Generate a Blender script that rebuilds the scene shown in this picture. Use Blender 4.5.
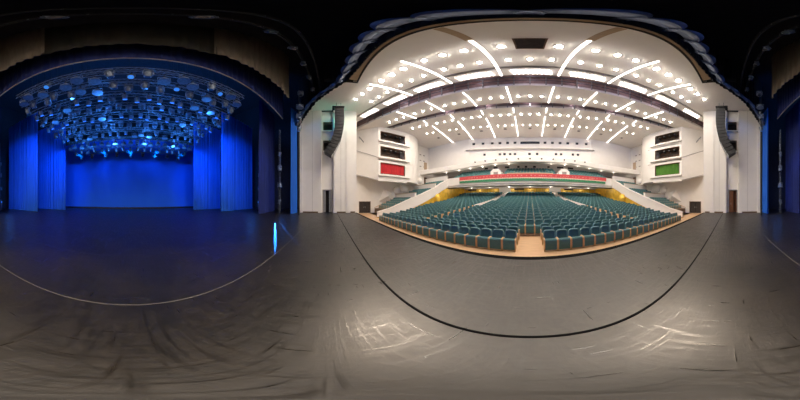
import bpy, math, random
from mathutils import Vector, Matrix
random.seed(7)
PI = math.pi
S = bpy.context.scene
C = S.collection
for _o in list(bpy.data.objects):
    bpy.data.objects.remove(_o)

# ------------------------------------------------------------------ camera
cam_d = bpy.data.cameras.new('camera')
cam_d.type = 'PANO'
try:
    cam_d.panorama_type = 'EQUIRECTANGULAR'
except Exception:
    pass
try:
    cam_d.cycles.panorama_type = 'EQUIRECTANGULAR'
except Exception:
    pass
cam_d.clip_start = 0.05
cam_d.clip_end = 300
cam = bpy.data.objects.new('camera', cam_d)
C.objects.link(cam)
cam.location = (0, 0, 1.6)
# the auditorium axis (+Y) sits 58.5 degrees right of the picture's middle
cam.rotation_euler = (PI / 2, 0, math.radians(58.5))
S.camera = cam

# ------------------------------------------------------------------ view and world
S.view_settings.view_transform = 'Standard'
try:
    S.view_settings.look = 'None'
except Exception:
    pass
S.view_settings.gamma = 1
S.view_settings.use_curve_mapping = False
S.view_settings.exposure = 0.0
try:
    S.cycles.use_denoising = True
    S.cycles.max_bounces = 8
    S.cycles.diffuse_bounces = 5
    S.cycles.sample_clamp_indirect = 6
    S.cycles.use_light_tree = True
except Exception:
    pass
W = bpy.data.worlds.new('world')
S.world = W
W.use_nodes = True
W.node_tree.nodes['Background'].inputs[0].default_value = (0.02, 0.03, 0.06, 1)
W.node_tree.nodes['Background'].inputs[1].default_value = 0.3

# light levels
P_DOWN = 124       # each ceiling downlight
P_STRIP = 60      # each metre of light strip
P_BLUE = 1.0      # stage blue
WARM = (1.0, 0.87, 0.73)
BLUE = (0.0, 0.21, 1.0)


def light(name, typ, loc, power, col, size=0.1, target=None, angle=None, blend=0.4, size_y=None, scale=None, parent=None):
    d = bpy.data.lights.new(name, typ)
    d.energy = power
    d.color = col
    if typ == 'AREA':
        d.size = size
        if size_y:
            d.shape = 'RECTANGLE'
            d.size_y = size_y
    else:
        d.shadow_soft_size = size
    if typ == 'SPOT':
        d.spot_size = math.radians(angle or 60)
        d.spot_blend = blend
    o = bpy.data.objects.new(name, d)
    C.objects.link(o)
    o.location = loc
    if target is not None:
        v = Vector(target) - Vector(loc)
        o.rotation_euler = v.to_track_quat('-Z', 'Y').to_euler()
    if scale:
        o.scale = scale
    if parent:
        o.parent = parent
    return o


# blue stage light: floods on the backcloth, side washes on the legs
for x in (-9, -4.5, 0, 4.5, 9):
    light('backcloth_flood', 'SPOT', (x, -20.6, 10.2), 900 * P_BLUE * (1.0 if abs(x) < 6 else .5), BLUE, 0.3, (x * 0.9, -24, 3.0), 120, 0.7)
for s in (-1, 1):
    light('leg_wash', 'SPOT', (s * 7.6, -8.6, 9.6), 3000 * P_BLUE, BLUE, 0.15, (s * 12.6, -13.3, 7.2), 84, 0.6)
    light('leg_wash', 'SPOT', (s * 7.0, -13.4, 9.8), 2100 * P_BLUE, BLUE, 0.15, (s * 10.6, -18, 7.0), 70, 0.6)
    light('tormentor_wash', 'SPOT', (s * 9.5, -4.9, 9.0), 330 * P_BLUE, BLUE, 0.2, (s * 14.6, -7.6, 4.0), 60, 0.9)
for (y, p) in ((-9.3, 150), (-12.1, 190), (-14.0, 200), (-16.1, 200), (-18.3, 200)):
    for x in (-6.5, -2.2, 2.2, 6.5):
        light('rig_fill', 'SPOT', (x, y, 8.9), p * P_BLUE * 2.2, (0.05, 0.30, 1.0), 0.15, (x, y + 1, 14), 165, 0.3)  # added upward fill, in place of blue bounce onto the rig
for s in (-1, 1):
    light('wing_blue', 'POINT', (s * 15.2, -10.8, 3.2), 60 * P_BLUE, (0.02, 0.2, 1.0), 0.3)
    light('wing_blue', 'POINT', (s * 15.4, -6.0, 2.6), 25 * P_BLUE, (0.02, 0.2, 1.0), 0.3)


# ------------------------------------------------------------------ materials
def mat(name, col, rough=0.6, metal=0.0, var=0.06, scale=6.0, bump=0.0, emit=None, estr=0.0, spec=0.5, stretch=None, sheen=0.0):
    m = bpy.data.materials.new(name)
    m.use_nodes = True
    nt = m.node_tree
    b = nt.nodes['Principled BSDF']
    b.inputs['Roughness'].default_value = rough
    b.inputs['Metallic'].default_value = metal
    b.inputs['Specular IOR Level'].default_value = spec
    if sheen:
        b.inputs['Sheen Weight'].default_value = sheen
    tc = nt.nodes.new('ShaderNodeTexCoord')
    src = tc.outputs['Object']
    if stretch:
        mp = nt.nodes.new('ShaderNodeMapping')
        mp.inputs['Scale'].default_value = stretch
        nt.links.new(src, mp.inputs[0])
        src = mp.outputs[0]
    n = nt.nodes.new('ShaderNodeTexNoise')
    n.inputs['Scale'].default_value = scale
    n.inputs['Detail'].default_value = 4
    nt.links.new(src, n.inputs['Vector'])
    r = nt.nodes.new('ShaderNodeValToRGB')
    r.color_ramp.elements[0].position = 0.3
    r.color_ramp.elements[1].position = 0.7
    r.color_ramp.elements[0].color = tuple(max(0, c * (1 - var)) for c in col) + (1,)
    r.color_ramp.elements[1].color = tuple(min(1, c * (1 + var)) for c in col) + (1,)
    nt.links.new(n.outputs[0], r.inputs[0])
    nt.links.new(r.outputs[0], b.inputs['Base Color'])
    if bump:
        bp = nt.nodes.new('ShaderNodeBump')
        bp.inputs['Strength'].default_value = bump
        nt.links.new(n.outputs[0], bp.inputs['Height'])
        nt.links.new(bp.outputs[0], b.inputs['Normal'])
    if emit:
        b.inputs['Emission Color'].default_value = tuple(emit) + (1,)
        b.inputs['Emission Strength'].default_value = estr
    return m


M = {}
M['white'] = mat('white_plaster', (0.80, 0.765, 0.73), 0.6, var=0.02, scale=1.5)
M['ceil'] = mat('ceiling_cream', (0.84, 0.79, 0.74), 0.7, var=0.02, scale=1.2)
M['edge'] = mat('ceiling_edge_white', (0.88, 0.85, 0.82), 0.5, var=0.01)
M['recess'] = mat('ceiling_recess_brown', (0.33, 0.24, 0.25), 0.8, var=0.3, scale=1.5)
M['grey'] = mat('joint_grey', (0.30, 0.27, 0.26), 0.7)
M['tan'] = mat('tan_fascia', (0.45, 0.33, 0.22), 0.6)
M['dark'] = mat('dark_opening', (0.035, 0.028, 0.025), 0.8, var=0.3)
M['brown'] = mat('brown_frame', (0.13, 0.075, 0.045), 0.5, var=0.2)
M['black'] = mat('black_cloth', (0.028, 0.028, 0.04), 0.9, var=0.2, scale=3)
M['metal'] = mat('black_metal', (0.018, 0.018, 0.02), 0.6, 0.0, var=0.2)
M['grille'] = mat('speaker_grille', (0.022, 0.022, 0.024), 0.6, var=0.3, scale=60)
M['silver'] = mat('grey_metal', (0.32, 0.33, 0.35), 0.35, 0.6, var=0.15)
M['rig'] = mat('rig_metal', (0.13, 0.16, 0.22), 0.4, 0.35, var=0.3, scale=9)
M['teal'] = mat('teal_fabric', (0.066, 0.190, 0.200), 0.85, var=0.16, scale=40, sheen=0.35)
M['teal_lt'] = mat('teal_piping', (0.085, 0.235, 0.250), 0.8, var=0.12, scale=40, sheen=0.35)
M['teal_dk'] = mat('teal_shell', (0.020, 0.075, 0.085), 0.8, var=0.15, scale=20)
M['armwood'] = mat('armrest_wood', (0.58, 0.37, 0.18), 0.4, var=0.2, scale=14, stretch=(1, 1, .2))
M['parquet'] = mat('parquet', (0.66, 0.43, 0.25), 0.35, var=0.10, scale=5, stretch=(.3, 3, 1))
M['rake'] = mat('raked_floor_carpet', (0.25, 0.17, 0.12), 0.7, var=0.15, scale=5)
M['gold'] = mat('gold_wall', (0.72, 0.44, 0.045), 0.35, 0.25, var=0.22, scale=1.2)
M['red'] = mat('red_curtain', (0.50, 0.02, 0.025), 0.8, var=0.2, scale=3, stretch=(1, 4, .1))
M['green'] = mat('green_curtain', (0.07, 0.20, 0.02), 0.8, var=0.2, scale=3, stretch=(1, 4, .1))
M['bred'] = mat('banner_red', (0.62, 0.07, 0.08), 0.7, var=0.08)
M['bgreen'] = mat('banner_green', (0.05, 0.24, 0.12), 0.7, var=0.08)
M['bpink'] = mat('banner_pink', (0.70, 0.25, 0.22), 0.7, var=0.08)
M['bwhite'] = mat('banner_pale', (0.75, 0.62, 0.5), 0.7, var=0.1)
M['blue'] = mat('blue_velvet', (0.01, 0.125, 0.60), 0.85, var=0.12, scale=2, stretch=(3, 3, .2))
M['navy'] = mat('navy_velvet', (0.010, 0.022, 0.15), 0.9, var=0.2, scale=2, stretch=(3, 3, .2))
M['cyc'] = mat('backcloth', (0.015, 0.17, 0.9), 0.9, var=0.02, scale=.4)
M['swag'] = mat('house_swag_satin', (0.045, 0.062, 0.12), 0.5, 0.0, var=0.15, scale=3)
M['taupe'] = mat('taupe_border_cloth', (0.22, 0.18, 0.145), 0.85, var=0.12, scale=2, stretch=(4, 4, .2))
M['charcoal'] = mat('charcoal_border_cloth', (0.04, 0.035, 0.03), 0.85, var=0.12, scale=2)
M['door'] = mat('wood_door', (0.16, 0.06, 0.025), 0.4, var=0.2, scale=5, stretch=(3, 3, .3))
M['lamp'] = mat('lamp_glow', (1, 1, 1), 0.5, emit=(1.0, 0.93, 0.83), estr=70)
M['strip'] = mat('strip_glow', (1, 1, 1), 0.5, emit=(1.0, 0.93, 0.86), estr=6)
M['fill_glow'] = mat('fill_lamp_glow', (1, 1, 1), 0.5, emit=(1.0, 0.9, 0.78), estr=1.2)
M['greenled'] = mat('green_led', (0, .6, .4), 0.5, emit=(0.1, 1.0, 0.6), estr=12)
M['bluelens'] = mat('blue_lens', (0.05, 0.2, 1), 0.3, emit=(0.04, 0.30, 1.0), estr=0.7)
M['lens'] = mat('dark_lens', (0.05, 0.06, 0.08), 0.1, 0.2)
M['line'] = mat('pale_floor_line', (0.09, 0.085, 0.075), 0.5)
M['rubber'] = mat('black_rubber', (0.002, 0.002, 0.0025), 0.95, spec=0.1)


def stage_floor_mat():
    m = bpy.data.materials.new('stage_vinyl')
    m.use_nodes = True
    nt = m.node_tree
    N, L = nt.nodes, nt.links
    b = N['Principled BSDF']
    tc = N.new('ShaderNodeTexCoord')
    n1 = N.new('ShaderNodeTexNoise'); n1.inputs['Scale'].default_value = 0.9; n1.inputs['Detail'].default_value = 8
    n2 = N.new('ShaderNodeTexNoise'); n2.inputs['Scale'].default_value = 7; n2.inputs['Detail'].default_value = 10; n2.inputs['Distortion'].default_value = 1.5
    mp = N.new('ShaderNodeMapping'); mp.inputs['Scale'].default_value = (0.5, 9, 1); mp.inputs['Rotation'].default_value = (0, 0, 0.5)
    n3 = N.new('ShaderNodeTexNoise'); n3.inputs['Scale'].default_value = 4; n3.inputs['Detail'].default_value = 8
    mp2 = N.new('ShaderNodeMapping'); mp2.inputs['Scale'].default_value = (8, 0.6, 1); mp2.inputs['Rotation'].default_value = (0, 0, 0.35)
    n4 = N.new('ShaderNodeTexNoise'); n4.inputs['Scale'].default_value = 3; n4.inputs['Detail'].default_value = 8
    for n in (n1, n2):
        L.new(tc.outputs['Object'], n.inputs['Vector'])
    L.new(tc.outputs['Object'], mp.inputs[0]); L.new(mp.outputs[0], n3.inputs['Vector'])
    L.new(tc.outputs['Object'], mp2.inputs[0]); L.new(mp2.outputs[0], n4.inputs['Vector'])
    a = N.new('ShaderNodeMath'); a.operation = 'MULTIPLY'; L.new(n2.outputs[0], a.inputs[0]); L.new(n1.outputs[0], a.inputs[1])
    mx = N.new('ShaderNodeMath'); mx.operation = 'MAXIMUM'; L.new(n3.outputs[0], mx.inputs[0]); L.new(n4.outputs[0], mx.inputs[1])
    cr = N.new('ShaderNodeValToRGB')
    cr.color_ramp.elements[0].position = 0.14; cr.color_ramp.elements[0].color = (0.005, 0.0048, 0.0045, 1)
    cr.color_ramp.elements[1].position = 0.42; cr.color_ramp.elements[1].color = (0.017, 0.014, 0.011, 1)
    L.new(a.outputs[0], cr.inputs[0]); L.new(cr.outputs[0], b.inputs['Base Color'])
    rr = N.new('ShaderNodeMapRange')
    rr.inputs[1].default_value = 0.48; rr.inputs[2].default_value = 0.70
    rr.inputs[3].default_value = 0.47; rr.inputs[4].default_value = 0.27
    L.new(mx.outputs[0], rr.inputs[0]); L.new(rr.outputs[0], b.inputs['Roughness'])
    bp = N.new('ShaderNodeBump'); bp.inputs['Strength'].default_value = 0.2; bp.inputs['Distance'].default_value = 0.008
    ad = N.new('ShaderNodeMath'); ad.operation = 'ADD'; L.new(mx.outputs[0], ad.inputs[0]); L.new(n2.outputs[0], ad.inputs[1])
    L.new(ad.outputs[0], bp.inputs['Height']); L.new(bp.outputs[0], b.inputs['Normal'])
    b.inputs['Specular IOR Level'].default_value = 0.6
    return m


M['stage'] = stage_floor_mat()


# ------------------------------------------------------------------ mesh helpers
class MB:
    def __init__(s):
        s.v = []; s.f = []; s.m = []

    def add(s, vs, fs, mi=0):
        k = len(s.v)
        s.v.extend(tuple(p) for p in vs)
        s.f.extend(tuple(i + k for i in f) for f in fs)
        s.m.extend([mi] * len(fs))

    def box(s, x0, x1, y0, y1, z0, z1, mi=0, mtx=None):
        vs = [Vector(p) for p in ((x0, y0, z0), (x1, y0, z0), (x1, y1, z0), (x0, y1, z0), (x0, y0, z1), (x1, y0, z1), (x1, y1, z1), (x0, y1, z1))]
        if mtx:
            vs = [mtx @ p for p in vs]
        s.add(vs, [(3, 2, 1, 0), (4, 5, 6, 7), (0, 1, 5, 4), (1, 2, 6, 5), (2, 3, 7, 6), (3, 0, 4, 7)], mi)

    def tube(s, p, q, r, n=8, mi=0, r2=None):
        p, q = Vector(p), Vector(q)
        d = (q - p)
        if d.length < 1e-6:
            return
        d.normalize()
        a = d.orthogonal().normalized(); b = d.cross(a)
        r2 = r if r2 is None else r2
        vs = []
        for k in range(n):
            t = 2 * PI * k / n
            vs.append(p + (a * math.cos(t) + b * math.sin(t)) * r)
        for k in range(n):
            t = 2 * PI * k / n
            vs.append(q + (a * math.cos(t) + b * math.sin(t)) * r2)
        fs = [(k, (k + 1) % n, n + (k + 1) % n, n + k) for k in range(n)]
        fs += [tuple(range(n - 1, -1, -1)), tuple(range(n, 2 * n))]
        s.add(vs, fs, mi)

    def lathe(s, prof, n=14, mi=0, mtx=None):
        # prof: (r, z) list, closed by caps
        vs = []
        for r, z in prof:
            for k in range(n):
                t = 2 * PI * k / n
                p = Vector((r * math.cos(t), r * math.sin(t), z))
                vs.append(mtx @ p if mtx else p)
        fs = []
        for j in range(len(prof) - 1):
            for k in range(n):
                fs.append((j * n + k, j * n + (k + 1) % n, (j + 1) * n + (k + 1) % n, (j + 1) * n + k))
        fs.append(tuple(range(n - 1, -1, -1)))
        fs.append(tuple((len(prof) - 1) * n + k for k in range(n)))
        s.add(vs, fs, mi)

    def prism(s, pts, axis, a, b, mi=0):
        # pts: 2-D outline, extruded along axis from a to b
        def P(p, c):
            return {'x': (c, p[0], p[1]), 'y': (p[0], c, p[1]), 'z': (p[0], p[1], c)}[axis]
        n = len(pts)
        vs = [P(p, a) for p in pts] + [P(p, b) for p in pts]
        fs = [(k, (k + 1) % n, n + (k + 1) % n, n + k) for k in range(n)]
        fs += [tuple(range(n - 1, -1, -1)), tuple(range(n, 2 * n))]
        s.add(vs, fs, mi)

    def grid(s, pts, nu, nv, th=None, mi=0):
        # pts[j*nu+i] Vector; thickness gives a closed sheet
        vs = [Vector(p) for p in pts]
        if th is None:
            fs = [(j * nu + i, j * nu + i + 1, (j + 1) * nu + i + 1, (j + 1) * nu + i) for j in range(nv - 1) for i in range(nu - 1)]
            s.add(vs, fs, mi)
            return
        nrm = []
        for j in range(nv):
            for i in range(nu):
                a = vs[j * nu + min(i + 1, nu - 1)] - vs[j * nu + max(i - 1, 0)]
                b = vs[min(j + 1, nv - 1) * nu + i] - vs[max(j - 1, 0) * nu + i]
                c = a.cross(b)
                nrm.append(c.normalized() if c.length > 1e-9 else Vector((0, 0, 1)))
        n = nu * nv
        al = vs + [v + m_ * th for v, m_ in zip(vs, nrm)]
        fs = []
        for j in range(nv - 1):
            for i in range(nu - 1):
                q = (j * nu + i, j * nu + i + 1, (j + 1) * nu + i + 1, (j + 1) * nu + i)
                fs.append(q)
                fs.append(tuple(n + k for k in reversed(q)))
        for i in range(nu - 1):
            fs.append((i + 1, i, n + i, n + i + 1))
            k = (nv - 1) * nu + i
            fs.append((k, k + 1, n + k + 1, n + k))
        for j in range(nv - 1):
            k = j * nu
            fs.append((k, k + nu, n + k + nu, n + k))
            k = j * nu + nu - 1
            fs.append((k + nu, k, n + k, n + k + nu))
        s.add(al, fs, mi)

    def mesh(s, name, mats, smooth=False):
        me = bpy.data.meshes.new(name)
        me.from_pydata([tuple(p) for p in s.v], [], s.f)
        if not isinstance(mats, (list, tuple)):
            mats = [mats]
        for m_ in mats:
            me.materials.append(m_)
        if len(mats) > 1:
            me.polygons.foreach_set('material_index', s.m)
        if smooth:
            me.polygons.foreach_set('use_smooth', [True] * len(s.f))
            try:
                me.set_sharp_from_angle(angle=math.radians(40))
            except Exception:
                pass
        me.update()
        return me

    def build(s, name, mats, parent=None, smooth=False, loc=None):
        o = bpy.data.objects.new(name, s.mesh(name, mats, smooth))
        C.objects.link(o)
        if parent:
            o.parent = parent
        if loc:
            o.location = loc
        return o


def tag(o, label=None, cat=None, group=None, kind=None):
    if label: o['label'] = label
    if cat: o['category'] = cat
    if group: o['group'] = group
    if kind: o['kind'] = kind
    return o


def thing(name, label, cat, loc=(0, 0, 0), group=None, rotz=0):
    o = bpy.data.objects.new(name, None)
    C.objects.link(o)
    o.location = loc
    o.rotation_euler = (0, 0, rotz)
    return tag(o, label, cat, group)


def dup(root, loc, label, group=None, rot=None, scale=None):
    r = root.copy(); C.objects.link(r)
    r.location = loc
    if rot is not None: r.rotation_euler = rot
    if scale is not None: r.scale = scale
    r['label'] = label
    if group: r['group'] = group
    for ch in list(root.children):
        c = ch.copy(); C.objects.link(c); c.parent = r
        for g in list(ch.children):
            d = g.copy(); C.objects.link(d); d.parent = c
    return r


ORD = ['', 'first', 'second', 'third', 'fourth', 'fifth', 'sixth', 'seventh', 'eighth', 'ninth', 'tenth', 'eleventh', 'twelfth',
       'thirteenth', 'fourteenth', 'fifteenth', 'sixteenth', 'seventeenth', 'eighteenth', 'nineteenth', 'twentieth']


def nth(k):
    if k <= 20: return ORD[k]
    return 'twenty-' + ORD[k - 20]


def struct(mb, name, mats, smooth=False):
    return tag(mb.build(name, mats, smooth=smooth), kind='structure')


# ------------------------------------------------------------------ layout numbers
ZC = 15.0           # auditorium ceiling
ZA = -0.8           # stalls floor in front of the stage
BOW = 0.014
PX = 15.8           # portal walls
WX = 22.5           # auditorium side walls
EDGE = 3.35


RK = [(7.4, -.8), (8.2, -.70), (10, -.47), (12, -.18), (14, .08), (16, .34), (18.5, .66), (21, 1.08), (23, 1.6), (25, 2.12), (27, 2.5), (29, 2.8)]


def zrake(y):
    if y < RK[0][0]: return ZA
    for i in range(len(RK) - 1):
        if y <= RK[i + 1][0]:
            return RK[i][1] + (RK[i + 1][1] - RK[i][1]) * (y - RK[i][0]) / (RK[i + 1][0] - RK[i][0])
    return RK[-1][1]


# ------------------------------------------------------------------ stage floor
b = MB()
b.box(-PX - .3, PX + .3, -4.0, EDGE - .20, -1.2, 0)
b.box(-21, 21, -27, -4.0, -1.2, 0)
struct(b, 'floor', M['stage'])
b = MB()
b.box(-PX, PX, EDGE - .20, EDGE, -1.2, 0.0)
struct(b, 'trim_1', M['rubber'])            # black strip along the stage edge
b = MB()
b.box(-PX, PX, 0.845, 0.88, 0.0, 0.006)
struct(b, 'trim_2', M['rubber'])            # safety-curtain track across the forestage
b = MB()
b.box(-13.5, 13.5, -1.487, -1.473, 0.0, 0.004)
struct(b, 'trim_3', M['line'])
b = MB()
for y in (-3.4, -6.2, -9.4, -12.6):
    b.box(-12, 12, y - .004, y + .004, 0.0, 0.002)
struct(b, 'trim_4', M['metal'])              # seams between the dance-floor rolls

# ------------------------------------------------------------------ stalls floor
b = MB()
b.box(-WX, WX, EDGE, 8.15, ZA - .2, ZA)
struct(b, 'floor_stalls', M['parquet'])
b = MB()
pts = [(8.15, ZA - .2)]
NROW = 24
y = 8.15
prev = ZA
for k in range(3, NROW):
    yf = 5.5 + .9 * k - .05
    z = zrake(yf + .3)
    pts += [(yf, prev), (yf, z)]
    prev = z
pts += [(28.2, prev), (28.2, ZA - .2)]
b.prism(pts, 'x', -16, 16)
struct(b, 'floor_rake', M['rake'])

# ------------------------------------------------------------------ portal walls (left = audience-left of the picture)
def wall_with_holes(b, x, th, y0, y1, z0, z1, holes, mi=0):
    # wall in plane x, from x to x+th, rectangular holes (ya,yb,za,zb)
    ys = sorted({y0, y1} | {h[0] for h in holes} | {h[1] for h in holes})
    zs = sorted({z0, z1} | {h[2] for h in holes} | {h[3] for h in holes})
    for i in range(len(ys) - 1):
        for j in range(len(zs) - 1):
            cy, cz = (ys[i] + ys[i + 1]) / 2, (zs[j] + zs[j + 1]) / 2
            if any(h[0] < cy < h[1] and h[2] < cz < h[3] for h in holes):
                continue
            b.box(min(x, x + th), max(x, x + th), ys[i], ys[i + 1], zs[j], zs[j + 1], mi)


for s, side in ((-1, 'left'), (1, 'right')):
    b = MB()
    niche = (-1.05, 0.42, 0, 15.1)
    wall_with_holes(b, s * PX, s * .5, -3.8, 3.14, 0, 15.1, [niche])
    # back of the niche with its door and two windows
    wall_with_holes(b, s * (PX + .5), s * .3, -1.3, .7, 0, 15.1, [(-.85, .2, 0, 2.85), (-.85, .3, 8.1, 9.8), (-.85, .3, 11.3, 13.0)])
    # closing wall towards the wings and towards the side wall
    b.box(min(s * PX, s * 23), max(s * PX, s * 23), 3.14, 3.34, -1.2, 15.1)
    b.box(min(s * (PX + 1.6), s * (PX + 1.5)), max(s * (PX + 1.6), s * (PX + 1.5)), -1.6, 1, 0, 15.1)
    # vertical pilaster edges
    for (ya, yb, t) in ((-3.8, -3.45, .10), (2.0, 2.5, .06), (-1.45, -1.1, .05), (.5, .8, .05)):
        b.box(min(s * PX, s * (PX - t)), max(s * PX, s * (PX - t)), ya, yb, 0, 15)
    struct(b, 'wall_portal_' + side, M['white'])
    b = MB()
    b.box(min(s * 21, s * (PX + .5)), max(s * 21, s * (PX + .5)), -4.0, -3.8, 0, 24)
    b.box(min(s * (PX - .02), s * (PX + .5)), max(s * (PX - .02), s * (PX + .5)), -4.0, -3.8, 0, 24)
    struct(b, 'wall_proscenium_' + side, M['black'])
    # panel joints and skirting
    b = MB()
    for yy in (-2.2, 1.35):
        b.box(min(s * PX, s * (PX - .004)), max(s * PX, s * (PX - .004)), yy - .012, yy + .012, 0.12, 15)
    struct(b, 'trim_joint_' + side, M['grey'])
    b = MB()
    for ya, yb in ((-3.4, -1.5), (.85, 1.95), (2.55, 3.14)):
        b.box(min(s * PX, s * (PX - .04)), max(s * PX, s * (PX - .04)), ya, yb, 0, .16)
    struct(b, 'baseboard_' + side, M['brown'])
    # windows of the niche
    for zi, (za, zb) in enumerate(((8.1, 9.8), (11.3, 13.0))):
        w = thing('loft_window', '%s dark lighting-loft window with white sill over the %s portal door' % (('lower', 'upper')[zi], side), 'window',
                  (s * (PX + .5), -.28, za), 'loft windows in the portal walls')
        b = MB(); b.box(-.06, .06, -.57, .58, 0, .08); b.box(-.06, .06, -.57, .58, 1.62, 1.7); b.box(-.06, .06, -.57, -.5, .08, 1.62); b.box(-.06, .06, .51, .58, .08, 1.62)
        b.build('frame', M['brown'], w)
        b = MB(); b.box(min(0, -s * .42), max(0, -s * .42), -.76, .7, -.12, .0)
        b.build('sill', M['white'], w)
        b = MB(); b.box(min(s * .7, s * .8), max(s * .7, s * .8), -.57, .58, 0, 1.7)
        b.build('backing', M['dark'], w)
        b = MB()
        b.tube((-s * .05, -.55, .75), (-s * .05, .55, .75), .025); b.tube((-s * .05, -.55, .4), (-s * .05, .55, .4), .018)
        b.build('rail', M['metal'], w)
    # portal door
    d = thing('portal_door', ('dark double door left ajar in the left portal wall niche', 'brown wooden door standing open in the right portal wall niche')[s > 0], 'door',
              (s * (PX + .55), -.33, 0))
    b = MB()
    b.box(-.12, .12, -.6, -.52, 0, 2.93); b.box(-.12, .12, .45, .53, 0, 2.93); b.box(-.12, .12, -.6, .53, 2.85, 2.93)
    b.build('frame', M['grey' if s < 0 else 'silver'], d)
    b = MB()
    if s < 0:
        b.box(-.04, .02, -.5, -.22, .02, 2.84); b.box(-.04, .02, .2, .44, .02, 2.84)
    else:
        b.box(-.02, .04, -.5, -.45, .02, 2.84); b.box(.02, .08, -.1, .44, .02, 2.84)
    lf = b.build('door_leaf', M['silver' if s < 0 else 'door'], d)
    b = MB(); b.tube((-s * .10, .22, 1.0), (-s * .10, .22, 1.25), .02)
    b.build('door_handle', M['silver'], lf)
    b = MB(); b.box(min(s * .6, s * .7), max(s * .6, s * .7), -.6, .53, 0, 2.9)
    b.build('backing', M['dark' if s < 0 else 'door'], d)

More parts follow.
